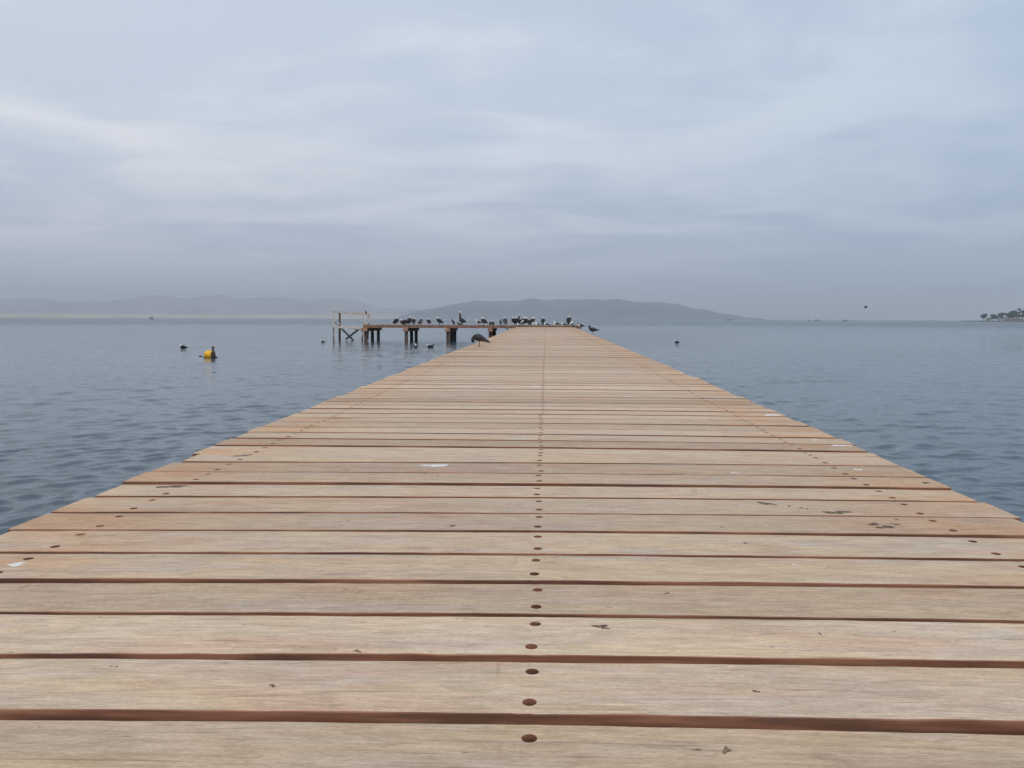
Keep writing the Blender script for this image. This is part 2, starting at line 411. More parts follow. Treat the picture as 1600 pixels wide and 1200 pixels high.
while y > -6:
    y -= pitch + random.uniform(-.006, .006); b = random.uniform(-.004, .004)
    pre.append(((y, b), (y - random.uniform(.018, .03), b)))
edges = pre[::-1] + edges
ROWS = [-1.604, -.023, 1.459]
LX = [(-10, -1.89), (2, -1.89), (3.5, -1.91), (5.5, -1.93), (14, -1.94), (20, -1.90), (52, -1.90)]
RX = [(-10, 1.79), (3, 1.80), (4.5, 1.835), (6, 1.835), (9, 1.86), (20, 1.88), (52, 1.88)]
BOARDS = []
def deck():
    vs = []; fs = []; ms = []; uvs = {}; board = []; tone = []; TH = .048
    for bi in range(len(edges) - 1):
        (an, bn), (af, bf) = edges[bi][0], edges[bi + 1][1]
        ym = (an + af) / 2
        xl = np.interp(ym, *zip(*LX)) + random.gauss(0, .014); xr = np.interp(ym, *zip(*RX)) + random.gauss(0, .014)
        zo = random.uniform(-.0025, .0025); tilt = random.uniform(-.001, .001); roll = random.uniform(-.0015, .0015)
        rb = random.random(); tb = min(1, max(0, random.gauss(.62, .22)))
        if 6.72 < ym < 6.98: tb = .0          # the dark board in the middle distance
        if 3.68 < ym < 3.92: tb = .2
        W = af - an
        ph1, ph2 = random.uniform(0, 6), random.uniform(0, 6); kk = .008
        def Pt(x, v):
            yn = an + bn * x - kk * x * x + .0016 * math.sin(x * 3.1 + ph1) + .0009 * math.sin(x * 11 + ph2)
            yf = af + bf * x - kk * x * x + .0016 * math.sin(x * 2.7 + ph2) + .0009 * math.sin(x * 9 + ph1)
            yy = yn + (yf - yn) * v
            return (x, yy, deck_z(yy) + zo + tilt * x + roll * (v - .5) - .0012 * (2 * v - 1) ** 2)
        BOARDS.append((an, af, ym, lambda x, v, q=(an, bn, af, bf, zo, tilt, roll): (q[0]+q[1]*x-.008*x*x, q[2]+q[3]*x-.008*x*x, q[4]+q[5]*x, q[6])))
        us = [xl]; cells = []
        for rx in ROWS:
            c0 = rx + random.gauss(0, .0035)
            gap_ = c0 - .035 - us[-1]; n = max(1, int(gap_ / (.06 if ym < 4.5 else .3)))
            for q in range(1, n): us.append(us[-1] + gap_ / n)
            cells.append((len(us), c0)); us += [c0 - .035 + .0175 * q for q in range(5)]
        gap_ = xr - us[-1]; s0 = us[-1]; n = max(1, int(gap_ / (.06 if ym < 4.5 else .3)))
        for q in range(1, n + 1): us.append(s0 + gap_ * q / n)
        nv = 9; base_ = len(vs); nu = len(us)
        for x in us:
            je, jf = (random.gauss(0, .0009), random.gauss(0, .0009)) if ym < 4.5 else (0, 0)
            for j in range(nv):
                p_ = Pt(x, j / 8); vs.append((p_[0], p_[1] + (je if j == 0 else jf if j == 8 else 0), p_[2])); uvs[len(vs) - 1] = (x, j / 8 * W)
        I = lambda i, j: base_ + i * nv + j
        hole_cols = {}
        for st, c0 in cells:
            for q in range(4): hole_cols[st + q] = 1
        for i in range(nu - 1):
            if i in hole_cols: continue
            for j in range(8): fs.append((I(i, j), I(i + 1, j), I(i + 1, j + 1), I(i, j + 1))); ms.append(0)
        for st, c0 in cells:
            for half in (0, 1):
                j0 = half * 4
                bd_ = [I(st + q, j0) for q in range(4)] + [I(st + 4, j0 + q) for q in range(4)] + [I(st + 4 - q, j0 + 4) for q in range(4)] + [I(st, j0 + 4 - q) for q in range(4)]
                hv = (.20 if half == 0 else .785) + random.gauss(0, .012); hx = c0 + random.gauss(0, .003)
                ho = []; hb = []; hc = []
                for q in range(16):
                    a_ = -math.pi * .75 + 2 * math.pi * q / 16
                    for lst, rr_, dz in ((ho, .0146, 0), (hb, .0141, -.002), (hc, .0136, -.020)):
                        x = hx + rr_ * math.cos(a_); v = hv + rr_ * math.sin(a_) / W
                        p = Pt(x, v); vs.append((p[0], p[1], p[2] + dz)); uvs[len(vs) - 1] = (x, v * W); lst.append(len(vs) - 1)
                for q in range(16):
                    r_ = (q + 1) % 16
                    fs.append((bd_[q], bd_[r_], ho[r_], ho[q])); ms.append(0)
                    fs.append((ho[q], ho[r_], hb[r_], hb[q])); ms.append(1)
                    fs.append((hb[q], hb[r_], hc[r_], hc[q])); ms.append(1)
                fs.append(tuple(hc)); ms.append(1)
        # long edges with a small arris, then ends and underside
        def skirt(j, sgn):
            prev = [I(i, j) for i in range(nu)]
            for dy, dz in ((sgn * .002, -.002), (sgn * .002, -TH)):
                cur = []
                for i in range(nu):
                    p = vs[I(i, j)]; vs.append((p[0], p[1] + dy, p[2] + dz)); uvs[len(vs) - 1] = (p[0], 0); cur.append(len(vs) - 1)
                for i in range(nu - 1):
                    f = (prev[i + 1], prev[i], cur[i], cur[i + 1]); fs.append(f if sgn < 0 else f[::-1]); ms.append(1)
                prev = cur
            return prev
        A = skirt(0, -1); B = skirt(8, 1)
        for i in range(nu - 1): fs.append((A[i + 1], A[i], B[i], B[i + 1])); ms.append(1)
        for i, s_ in ((0, 1), (nu - 1, -1)):
            ring = [I(i, j) for j in range(nv)] + [B[i] - nu, B[i], A[i], A[i] - nu]
            fs.append(tuple(ring[::-1] if s_ < 0 else ring)); ms.append(1)
        board += [rb] * (len(vs) - base_); tone += [tb] * (len(vs) - base_)
    me = bpy.data.meshes.new('deck'); me.from_pydata(vs, [], fs); me.materials.append(M['top']); me.materials.append(M['side'])
    me.polygons.foreach_set('material_index', ms)
    for nm, dat in (('board', board), ('tone', tone), ('across', [p[0] for p in vs])):
        at = me.attributes.new(nm, 'FLOAT', 'POINT'); at.data.foreach_set('value', dat)
    uvl = me.uv_layers.new(name='grain'); li = np.empty(len(me.loops), dtype=np.int32); me.loops.foreach_get('vertex_index', li)
    ua = np.array([uvs[i] for i in range(len(vs))]); uvl.data.foreach_set('uv', ua[li].ravel())
    me.update()
    return me
pier = empty('wooden_pier', (0, 0, 0))
tag(pier, 'long pier of pale weathered boards with rows of bolt holes, running out over the water', 'pier')
dko = bpy.data.objects.new('deck', deck()); COL.objects.link(dko); dko.parent = pier
def zlow(y): return deck_z(y) - .055
for rx in ROWS:
    mb = MB(); mb.beam((rx, -6, zlow(-6) - .10), (rx, 50.3, zlow(50.3) - .10), .12, .19); mb.build('stringer', M['beam'], pier)
for k in range(12):
    yy = -4 + 4.8 * k; zt = zlow(yy) - .205
    mb = MB(); mb.box((-1.78, yy - .11, zt - .24), (1.70, yy + .11, zt), 0, .01); mb.build('cross_beam', M['beam'], pier)
    for px_ in (-1.5, 1.4):
        mb = MB(); mb.tube([(px_, yy, -1.5), (px_, yy, zt - .245)], [.13, .12], 14); mb.build('pile', M['pile'], pier, True)

# marks on the boards
def splat(name, px, py, w_, h_, m, seed, lift=.0012, n=26, rag=.55):
    r = random.Random(seed); c0 = on_deck(px, py); mb = MB(); ph = [r.uniform(0, 6) for _ in range(4)]
    bo = min(BOARDS, key=lambda b: abs(b[2] - c0.y - .008 * c0.x ** 2))[3]
    def z_(x, yy):
        yn, yf, z0, rl = bo(x, 0); v = (yy - yn) / (yf - yn)
        return deck_z(yy) + z0 + rl * (v - .5) - .0012 * (2 * v - 1) ** 2 + lift
    c0.x = max(-1.88 + w_ * .62, min(c0.x, float(np.interp(c0.y, *zip(*RX))) - .03 - w_ * .62))
    yn, yf, _, _ = bo(c0.x, 0); h_ = min(h_, .8 * (yf - yn))
    c0.y = min(max(c0.y, yn + h_ * .62), yf - h_ * .62)
    rim = []; inn = []
    for q in range(n):
        a_ = 2 * math.pi * q / n; k = 1 + rag * (math.sin(2*a_+ph[0])*.5 + math.sin(3*a_+ph[1])*.35 + math.sin(5*a_+ph[2])*.25)
        x, yy = c0.x + w_/2*k*math.cos(a_), c0.y + h_/2*k*math.sin(a_)
        rim.append((x, yy, z_(x, yy) - lift - .0008)); x, yy = c0.x + w_/2*k*.85*math.cos(a_), c0.y + h_/2*k*.85*math.sin(a_); inn.append((x, yy, z_(x, yy)))
    mb.add(rim + inn, [(q, (q+1)%n, n+(q+1)%n, n+q) for q in range(n)] + [tuple(range(n, 2*n))])
    return mb.build(name, m, dko)
for i, (px, py, w_, h_) in enumerate([(26, 881.5, .050, .035), (680, 727.6, .11, .07), (691, 727.9, .05, .04), (1224, 650.5, .09, .10), (1337, 695.5, .10, .055), (1338, 734, .03, .03),
        (1344, 734, .022, .02), (1148, 738.3, .035, .02), (1273, 687.3, .03, .03), (980, 619.5, .05, .05), (1028, 882.5, .008, .008), (838, 603.5, .07, .06), (1240, 882, .012, .01)]):
    splat('bird_dropping', px, py, w_, h_, M['guano'], i)
for i, (px, py, w_, h_) in enumerate([(1195, 786, .055, .05), (1212, 788.5, .02, .02), (1233, 790, .016, .02), (1252, 793, .016, .015), (1261, 794.5, .014, .015), (1308, 799.8, .10, .05), (1366, 819, .05, .04), (1384, 823.5, .07, .04), (1399, 818.8, .035, .02),
        (938, 978, .03, .025), (946, 981, .018, .012), (558, 1016.5, .018, .012), (174, 1042, .008, .006), (182, 1043, .008, .006), (426, 1073, .012, .014), (1181, 1082, .014, .010), (1135, 1172, .014, .025), (1042, 926, .014, .012), (1281, 989, .010, .010), (1400, 811, .016, .014),
        (374, 713, .10, .03), (384, 711.5, .04, .03), (268, 760, .11, .06), (282, 758.5, .08, .03), (684, 743.4, .012, .02), (664, 739.4, .02, .02), (540, 734, .03, .015), (1165, 848, .02, .012), (707, 821, .03, .02), (1446, 755, .03, .05)]):
    splat('mould_spot', px, py, w_, h_, M['mould'], i + 50, .0004, rag=.7)

# ------------------------------------------------------------------ cross jetty at the far end
JZ = 1.10; YA, YB = 51.0, 55.6
jet = empty('jetty', (-5, 53, 0))
tag(jet, 'low brown jetty on clustered piles turning left from the pier end, crowded with birds', 'jetty')
def jpart(mb, name, m, sm=False):
    o = mb.build(name, m, jet, sm); o.matrix_parent_inverse = Matrix.Translation((5, -53, 0)); return o
XL, XR = x_at(567, YA), 2.4
mb = MB(); x = XL; k = 0
while x < XR:
    w_ = .215; mb.box((x, YA + .02, JZ - .045 + random.uniform(-.003, .003)), (x + w_, YB - .02, JZ), 0, .003); x += .235
deckj = jpart(mb, 'jetty_deck', M['beam'])
for yy in (YA + .06, YB - .06):
    mb = MB(); mb.beam((XL, yy, JZ - .115), (XR, yy, JZ - .115), .09, .135); jpart(mb, 'edge_beam', M['beam'])
M['cap'] = mat('pile_cap_wood', (.42, .235, .165), .8, .3, 5, .004)
for gi, gx in enumerate([571.5, 635, 700, 766.5, 830, 890]):
    gX = x_at(gx, YA + .35)
    mb = MB(); mb.box((gX - .16, YA - .12, JZ - .42), (gX + .16, YB + .1, JZ - .187), 0, .01); jpart(mb, 'pile_cap', M['cap'])
    for yi, yy in enumerate((YA + .3, YA + 2.25, YA + 4.2)):
        tl = random.uniform(-.04, .04)
        mb = MB(); mb.tube([(gX + tl, yy, -1.5), (gX, yy, JZ - .425)], [.125, .115], 12); jpart(mb, 'pile', M['pile_pale'] if yi == 0 else M['pile'], True)
mb = MB(); mb.tube([on_y(574.2, 531, 52.9), on_y(575.3, 516, 52.9)], [.07, .06], 10); jpart(mb, 'pile', M['pile'], True)

# landing frame of poles at the jetty's left end
lf = empty('landing_frame', (-14, 54, 0))
tag(lf, 'rickety landing frame of thin grey poles and rails at the left end of the jetty', 'frame')
def lpart(name, a, b, r, m, flat=None):
    mb = MB()
    if flat: mb.beam(a, b, *flat)
    else: mb.tube([a, (Vector(a)+Vector(b))/2 + Vector((random.uniform(-.02,.02),0,0)), b], [r, r*.95, r*.85], 9)
    o = mb.build(name, m, lf, not flat); o.matrix_parent_inverse = Matrix.Translation((14, -54, 0)); return o
lpart('post', on_y(521, 537, 52.6), on_y(520.8, 486, 52.6), .055, M['pole'])
lpart('post', on_y(530.6, 535, 55.8), on_y(530.8, 487.2, 55.8), .085, M['pile_pale'])
lpart('post', on_y(565.5, 534, 52.3), on_y(566.5, 513, 52.3), .06, M['pole'])
lpart('post', on_y(569, 512, 52.3), on_y(569, 489, 52.3), .05, M['plank_pale'])
lpart('post', on_y(575, 511, 55.6), on_y(576.5, 490.5, 55.6), .07, M['pole'])
lpart('rail', on_y(519.5, 486.7, 52.6), on_y(570, 491.2, 52.3), .05, M['pole'], (.07, .10))
lpart('rail', on_y(530, 487.6, 55.8), on_y(578.5, 490, 55.6), .05, M['plank_pale'], (.07, .10))
lpart('rail', on_y(568.5, 491.6, 52.3), on_y(578, 490.2, 55.7), .05, M['plank_pale'], (.07, .09))
lpart('rail', on_y(520, 486.6, 52.6), on_y(531, 488, 55.8), .05, M['pole'], (.07, .09))
lpart('platform_plank', on_y(518, 510.6, 52.6), on_y(567, 513.8, 52.2), .05, M['plank_pale'], (.42, .10))
lpart('platform_plank', on_y(529, 510.9, 55.8), on_y(570, 511.5, 55.6), .05, M['plank_pale'], (.42, .08))
lpart('ledger', on_y(544, 512.6, 52.4), on_y(568, 515.4, 52.2), .05, M['pile'], (.06, .08))
lpart('brace', on_y(533, 512.5, 54.5), on_y(554.5, 534, 54.0), .06, M['pile'], (.08, .11))
lpart('brace', on_y(540.5, 530, 53.6), on_y(560, 515, 53.2), .06, M['pile'], (.08, .11))
lpart('brace', on_y(521, 502, 52.6), on_y(531, 509.5, 55.6), .04, M['pole'], (.06, .08))
lpart('brace', on_y(568, 508.5, 52.2), on_y(576, 503.5, 55.6), .04, M['plank_pale'], (.06, .08))
lpart('brace', on_y(521.5, 532, 52.6), on_y(524.5, 522, 54.5), .03, M['pole'], (.05, .06))

# ------------------------------------------------------------------ birds
FW, FD, FB, FG, FM, LG = range(6)
BM = [M['feather_white'], M['feather_dark'], M['feather_black'], M['feather_grey'], M['feather_mid'], M['leg']]
def spline(pts, n):                          # Catmull-Rom resampling of (x, z, ry, rz) rows
    P = np.array(pts, float); out = []
    for i in range(len(P) - 1):
        p0, p1, p2, p3 = P[max(i-1,0)], P[i], P[i+1], P[min(i+2, len(P)-1)]
        for s in range(n):
            u = s / n
            out.append((i + u, .5*((2*p1) + (-p0+p2)*u + (2*p0-5*p1+4*p2-p3)*u*u + (-p0+3*p1-3*p2+p3)*u**3)))
    out.append((len(P) - 1, P[-1])); return out
def bird(name, prof, mats, bill, bill_m, loc, heading, label, cat, group, scale=1.0, wing=None, legs=None, belly=None, wing_m=FD, spread=None):
    """prof rows (x, z, half width, half height) tail to head; mats: material per row interval"""
    mb = MB(); sp_ = spline(prof, 4)
    pts = [(q[0], 0, q[1]) for _, q in sp_]; rad = [(max(q[2], .004), max(q[3], .004)) for _, q in sp_]
    def mi(i, j, n):
        m_ = mats[min(int(sp_[i][0]), len(mats) - 1)]
        if belly is not None and m_ != FW and math.sin(2*math.pi*(j+.5)/n) * belly[1] > .25: return belly[0]
        return m_
    mb.tube(pts, rad, 12, mi)
    if wing:
        for s in (-1, 1):
            wp = spline([(a, b, c_, d_) for a, b, c_, d_, _ in wing], 3); yo = spline([(e, 0, 0, 0) for *_, e in wing], 3)
            mb.tube([(q[0], s * yo[i][1][0], q[1]) for i, (_, q) in enumerate(wp)], [(max(q[2], .003), max(q[3], .003)) for _, q in wp], 8, wing_m)
    if spread:
        for s in (-1, 1):
            mb.add([(.10*0+.09, s*.04, spread[0]), (.16, s*.28, spread[0]+spread[1]*.7), (.02, s*.62, spread[0]+spread[1]*.8), (-.04, s*.60, spread[0]+spread[1]*.78), (-.02, s*.28, spread[0]+spread[1]*.6), (-.12, s*.04, spread[0]-.01),
                    (.09, s*.04, spread[0]-.025), (.16, s*.28, spread[0]+spread[1]*.7-.02), (.02, s*.62, spread[0]+spread[1]*.8-.008), (-.04, s*.60, spread[0]+spread[1]*.78-.008), (-.02, s*.28, spread[0]+spread[1]*.6-.012), (-.12, s*.04, spread[0]-.03)],
                   [(0,1,4,5),(1,2,3,4),(11,10,7,6),(10,9,8,7),(0,6,7,1),(1,7,8,2),(2,8,9,3),(3,9,10,4),(4,10,11,5),(5,11,6,0)], wing_m)
    if legs:
        lx, lz, ly, lr = legs
        for s in (-1, 1):
            mb.tube([(lx, s*ly, lz), (lx - .012, s*ly, lz * .5), (lx, s*ly, .006)], [lr*1.4, lr*.9, lr*.8], 6, LG)
            mb.add([(lx-.01, s*ly-.006, .001), (lx+.05, s*ly-.026, .001), (lx+.06, s*ly, .001), (lx+.05, s*ly+.026, .001), (lx-.01, s*ly+.006, .001),
                    (lx-.01, s*ly-.006, .008), (lx+.05, s*ly-.026, .005), (lx+.06, s*ly, .005), (lx+.05, s*ly+.026, .005), (lx-.01, s*ly+.006, .008)],
                   [(4,3,2,1,0),(5,6,7,8,9),(0,1,6,5),(1,2,7,6),(2,3,8,7),(3,4,9,8),(4,0,5,9)], LG)
    o = mb.build(name, BM, None, True)
    o.location = loc; o.rotation_euler = (0, 0, R(heading)); o.scale = (scale,) * 3
    tag(o, label, cat, group)
    b = MB(); bp = bill
    b.tube([(p[0], 0, p[1]) for p in bp], [(p[2], p[3]) for p in bp], 8); b.build('bill', bill_m, o, True)
    return o
# shapes -------------------------------------------------
PEL_REST = dict(prof=[(-.24,.07,.02,.01),(-.16,.11,.05,.04),(-.04,.18,.10,.10),(.05,.25,.105,.11),(.10,.31,.08,.07),(.105,.355,.04,.04),(.115,.385,.036,.036),(.15,.388,.030,.028),(.175,.38,.014,.014)],
    mats=[FD,FD,FD,FD,FD,FW,FW,FW], bill=[(.165,.385,.013,.013),(.20,.30,.014,.022),(.215,.20,.010,.02),(.21,.12,.004,.005)],
    wing=[(.10,.31,.02,.05,.07),(.0,.26,.03,.08,.095),(-.12,.17,.02,.055,.08),(-.22,.09,.008,.015,.035)], legs=(0,.09,.04,.012))
PEL_BACK = dict(prof=[(-.20,.06,.03,.01),(-.12,.12,.07,.05),(-.02,.22,.125,.10),(.03,.30,.14,.09),(.05,.36,.08,.05),(.04,.39,.035,.035),(.02,.42,.036,.036),(-.01,.42,.02,.02)],
    mats=[FD,FD,FD,FD,FD,FW,FW], bill=[(.03,.42,.012,.012),(.10,.33,.014,.02),(.13,.22,.005,.006)],
    wing=[(.04,.33,.02,.04,.11),(-.03,.25,.03,.08,.12),(-.12,.15,.02,.05,.08),(-.2,.07,.008,.012,.03)], legs=(0,.1,.04,.012), wing_m=FM)
PEL_TALL = dict(prof=[(-.34,.20,.03,.01),(-.24,.22,.06,.045),(-.08,.26,.11,.10),(.06,.32,.11,.12),(.13,.42,.07,.075),(.14,.54,.04,.04),(.11,.65,.032,.032),(.10,.74,.030,.030),(.12,.80,.038,.038),(.16,.815,.034,.032),(.19,.80,.015,.015)],
    mats=[FD,FD,FD,FD,FD,FB,FB,FW,FW,FW], bill=[(.175,.80,.014,.016),(.20,.70,.018,.03),(.20,.56,.014,.03),(.19,.44,.004,.005)],
    wing=[(.10,.36,.02,.06,.08),(-.03,.30,.03,.085,.10),(-.2,.23,.02,.05,.07),(-.36,.17,.008,.015,.02)], legs=(0,.17,.05,.013), wing_m=FG)
PEL_PREEN = dict(prof=[(-.26,.12,.03,.01),(-.18,.15,.06,.05),(-.05,.22,.11,.10),(.06,.26,.10,.11),(.14,.31,.06,.06),(.17,.36,.035,.035),(.14,.40,.033,.033),(.08,.385,.036,.034),(.04,.36,.02,.02)],
    mats=[FD,FD,FG,FG,FG,FW,FW,FW], bill=[(.05,.37,.013,.014),(-.03,.33,.014,.02),(-.12,.29,.004,.005)],
    wing=[(.09,.30,.02,.06,.075),(-.02,.26,.03,.08,.105),(-.15,.18,.02,.05,.075),(-.28,.11,.008,.015,.025)], legs=(0,.13,.045,.012), wing_m=FG)
CORM = dict(prof=[(-.20,.02,.02,.008),(-.13,.09,.04,.025),(-.06,.17,.06,.06),(0,.25,.058,.06),(.03,.32,.035,.04),(.04,.38,.02,.022),(.05,.42,.024,.024),(.08,.43,.012,.012)],
    mats=[FB]*7, bill=[(.075,.43,.008,.008),(.13,.425,.004,.005)], wing=[(.0,.27,.012,.04,.04),(-.06,.18,.015,.05,.055),(-.15,.07,.006,.02,.02)], legs=(-.02,.09,.025,.008), wing_m=FB)
GULL = dict(prof=[(-.25,.135,.018,.006),(-.17,.145,.038,.022),(-.06,.16,.062,.055),(.04,.175,.062,.062),(.10,.21,.038,.040),(.115,.25,.027,.028),(.13,.275,.030,.030),(.16,.278,.020,.020),(.172,.275,.010,.010)],
    mats=[FW,FW,FW,FW,FW,FW,FW,FW], bill=[(.165,.275,.008,.009),(.20,.270,.006,.008),(.215,.262,.003,.003)],
    wing=[(.06,.20,.012,.03,.05),(-.03,.185,.016,.045,.06),(-.14,.165,.010,.028,.045),(-.30,.145,.003,.008,.012)], legs=(.0,.12,.022,.006), wing_m=FD)
GULL_DARK = dict(GULL, mats=[FG,FG,FG,FG,FG,FD,FD,FD], wing_m=FG)
BELCHER = dict(GULL, mats=[FB,FW,FW,FW,FW,FB,FB,FB], wing_m=FB)
GULL_SLEEP = dict(prof=[(-.24,.10,.018,.006),(-.16,.11,.04,.024),(-.05,.13,.065,.055),(.04,.14,.066,.062),(.09,.17,.045,.045),(.09,.205,.030,.030),(.06,.215,.026,.024),(.03,.21,.012,.012)],
    mats=[FW]*7, bill=[(.035,.212,.007,.008),(-.01,.205,.003,.004)], wing=[(.05,.165,.012,.03,.055),(-.03,.15,.016,.045,.064),(-.14,.125,.010,.028,.045),(-.28,.105,.003,.008,.012)], legs=(.0,.09,.022,.006), wing_m=FM)
GULL_PREEN = dict(prof=[(-.27,.105,.018,.006),(-.19,.13,.04,.028),(-.08,.175,.065,.055),(.03,.205,.068,.068),(.11,.205,.052,.055),(.165,.175,.036,.036),(.18,.135,.032,.032),(.165,.105,.028,.028),(.15,.09,.012,.012)],
    mats=[FB,FG,FG,FG,FG,FG,FB,FB], bill=[(.155,.095,.008,.009),(.135,.075,.006,.007),(.118,.065,.003,.003)],
    wing=[(.09,.22,.012,.035,.055),(-.02,.205,.018,.052,.066),(-.14,.155,.012,.034,.05),(-.31,.085,.003,.010,.010)], legs=(.0,.155,.020,.006), wing_m=FG)
def afloat(b, dz):                            # same bird sitting in the water
    d = dict(b); d['legs'] = None
    d['prof'] = [(a, z - dz, c_, e) for a, z, c_, e in b['prof']]; d['bill'] = [(a, z - dz, c_, e) for a, z, c_, e in b['bill']]
    d['wing'] = [(a, z - dz, c_, e, f) for a, z, c_, e, f in b['wing']]; return d
def fat(b, kx, kz, kr):
    d = dict(b)
    d['prof'] = [(a * kx, z * kz, c_ * kr, e * kr) for a, z, c_, e in b['prof']]; d['bill'] = [(a * kx, z * kz, c_ * kr, e * kr) for a, z, c_, e in b['bill']]
    d['wing'] = [(a * kx, z * kz, c_ * kr, e * kr, f * kr) for a, z, c_, e, f in b['wing']]; lx, lz, ly, lr = b['legs']; d['legs'] = (lx * kx, lz * kz, ly * kr, lr * 1.2); return d
PEL_REST = fat(PEL_REST, .95, 1.28, 1.2); PEL_BACK = fat(PEL_BACK, 1.0, 1.2, 1.12); PEL_PREEN = fat(PEL_PREEN, 1.0, 1.18, 1.15); PEL_TALL = fat(PEL_TALL, .9, 1.06, 1.2)
for k_ in (PEL_REST, PEL_BACK, PEL_PREEN, PEL_TALL):
    k_['prof'] = [(a, z, c_ * (1.35 if i > len(k_['prof']) - 4 else 1), e * (1.35 if i > len(k_['prof']) - 4 else 1)) for i, (a, z, c_, e) in enumerate(k_['prof'])]
GULL = fat(GULL, .86, 1.08, 1.28); GULL_DARK = dict(GULL, mats=[FG,FG,FG,FG,FG,FD,FD,FD], wing_m=FG); BELCHER = dict(GULL, mats=[FB,FW,FW,FW,FW,FB,FB,FB], wing_m=FB)
GULL_PREEN = fat(GULL_PREEN, .88, 1.03, 1.3); GULL_SLEEP = fat(GULL_SLEEP, .9, 1.1, 1.2); CORM = fat(CORM, .95, 1.05, 1.25)
def put(kind, name, px, yy, z, heading, label, cat, group, scale=1.0, bm='bill'):
    d = dict(kind); bill_ = d.pop('bill'); prof = d.pop('prof'); mats = d.pop('mats')
    return bird(name, prof, mats, bill_, M[bm], (x_at(px, yy), yy, z), heading, label, cat, group, scale, **d)
GJ = 'birds resting on the jetty'; GE = 'birds gathered at the far end of the pier'; GWt = 'birds floating on the water'
J = JZ + .002
put(PEL_REST, 'pelican', 618.5, 51.5, J, 25, 'hunched dark pelican, leftmost bird standing on the jetty deck', 'pelican', GJ, .95)
put(afloat(PEL_REST, .07), 'pelican', 629, 51.6, J, 170, 'dark pelican lying low on the jetty, second bird from the deck left end', 'pelican', GJ, .8)
put(PEL_REST, 'pelican', 633.5, 52.8, J, 200, 'dark pelican crouched low with pinkish neck above the second pile cluster', 'pelican', GJ, .8)
put(PEL_REST, 'pelican', 640, 51.6, J, 70, 'white headed pelican standing over the middle of the second pile cluster', 'pelican', GJ, 1.05)
put(PEL_BACK, 'pelican', 646.6, 51.6, J, 95, 'rounded grey pelican seen from behind with white crown above the second pile cluster', 'pelican', GJ, .92, )
put(BELCHER, 'gull', 653.3, 51.5, J, 175, 'small black backed gull with white breast between two hunched pelicans on the jetty', 'gull', GJ, .95)
put(PEL_BACK, 'pelican', 658, 52, J, 50, 'hunched pelican with pale neck just right of the small black backed gull', 'pelican', GJ, .9)
put(PEL_PREEN, 'pelican', 669.5, 52, J, 140, 'grey pelican preening with head turned back, midway between pile clusters', 'pelican', GJ, .9)
put(PEL_PREEN, 'pelican', 686.5, 51.6, J, 175, 'pelican leaning left with white neck folded over pale wing, left of the black cormorant', 'pelican', GJ, 1.05)
put(CORM, 'cormorant', 707.5, 51.5, J, 170, 'upright black cormorant over the third pile cluster', 'cormorant', GJ, .95)
put(PEL_TALL, 'pelican', 722, 51.7, J, 165, 'tallest pelican standing with neck stretched up and white head', 'pelican', GJ, 1.03)
put(afloat(GULL_DARK, .1), 'gull', 717.5, 52.6, J, 190, 'small dark gull sitting at the feet of the tallest pelican', 'gull', GJ, .9)
put(BELCHER | dict(mats=[FB,FW,FW,FW,FW,FW,FW,FW]), 'gull', 747, 51.6, J, 178, 'black winged gull with white head facing left beside the arched pelican', 'gull', GJ, 1.15)
put(PEL_PREEN, 'pelican', 756, 51.8, J, 160, 'arched dark pelican with white head folded back, left of the fourth pile cluster', 'pelican', GJ, 1.05)
put(afloat(PEL_BACK, .09), 'pelican', 766.5, 51.5, J, 80, 'left of two small hunched dark birds on top of the fourth pile cluster', 'pelican', GJ, .7)
put(afloat(PEL_BACK, .09), 'pelican', 770.3, 51.6, J, 100, 'right of two small hunched dark birds on top of the fourth pile cluster', 'pelican', GJ, .66)
put(CORM, 'cormorant', 781.8, 51.5, J, 120, 'black cormorant standing against the left side of a grey winged pelican', 'cormorant', GJ, .95)
put(PEL_BACK | dict(mats=[FD,FG,FG,FG,FW,FW,FW]), 'pelican', 788.5, 51.8, J, 130, 'grey winged pelican with white neck, right of the black cormorant near the pier corner', 'pelican', GJ, 1.1)
put(CORM, 'cormorant', 571.6, 52.4, on_y(571.6, 491.3, 52.4).z, 160, 'small black cormorant perched on the top rail of the landing frame', 'cormorant', None, .62)
put(GULL_SLEEP, 'gull', 529, 52.6, on_y(529, 510.4, 52.6).z + .04, 80, 'tiny white gull standing on the pale plank of the landing frame', 'gull', None, .8)
# far end of the pier
def E(yy): return (deck_z(yy) if yy < 50.4 else JZ) + .006
put(PEL_REST, 'pelican', 804, 51.6, E(51.6), 190, 'black pelican at the left edge of the crowd where jetty meets pier', 'pelican', GE, 1.02)
put(PEL_REST, 'pelican', 809, 52.2, E(52.2), 200, 'dark pelican second from left in the crowd at the pier end', 'pelican', GE, 1.05)
put(PEL_TALL, 'pelican', 813.5, 52.6, E(52.6), 175, 'tall slim pelican raising its white head above the crowd at the pier end', 'pelican', GE, .80)
put(PEL_PREEN, 'pelican', 817, 53.2, E(53.2), 20, 'dark pelican behind the upright white breasted gull at the pier end', 'pelican', GE, 1.1)
put(PEL_REST, 'pelican', 820.5, 52.0, E(52.0), 10, 'black hunched pelican right of the upright white breasted gull', 'pelican', GE, .98)
put(GULL, 'gull', 816, 51.2, E(51.2), 60, 'upright gull with bright white breast in front of the black pelicans', 'gull', GE, 1.1, 'bill_y')
put(GULL, 'gull', 809, 50.0, E(50.0), 100, 'white gull standing on the left corner of the pier end', 'gull', GE, .85, 'bill_y')
put(PEL_REST, 'pelican', 826, 52.4, E(52.4), 185, 'low dark pelican with pinkish neck in the middle of the crowd', 'pelican', GE, .85)
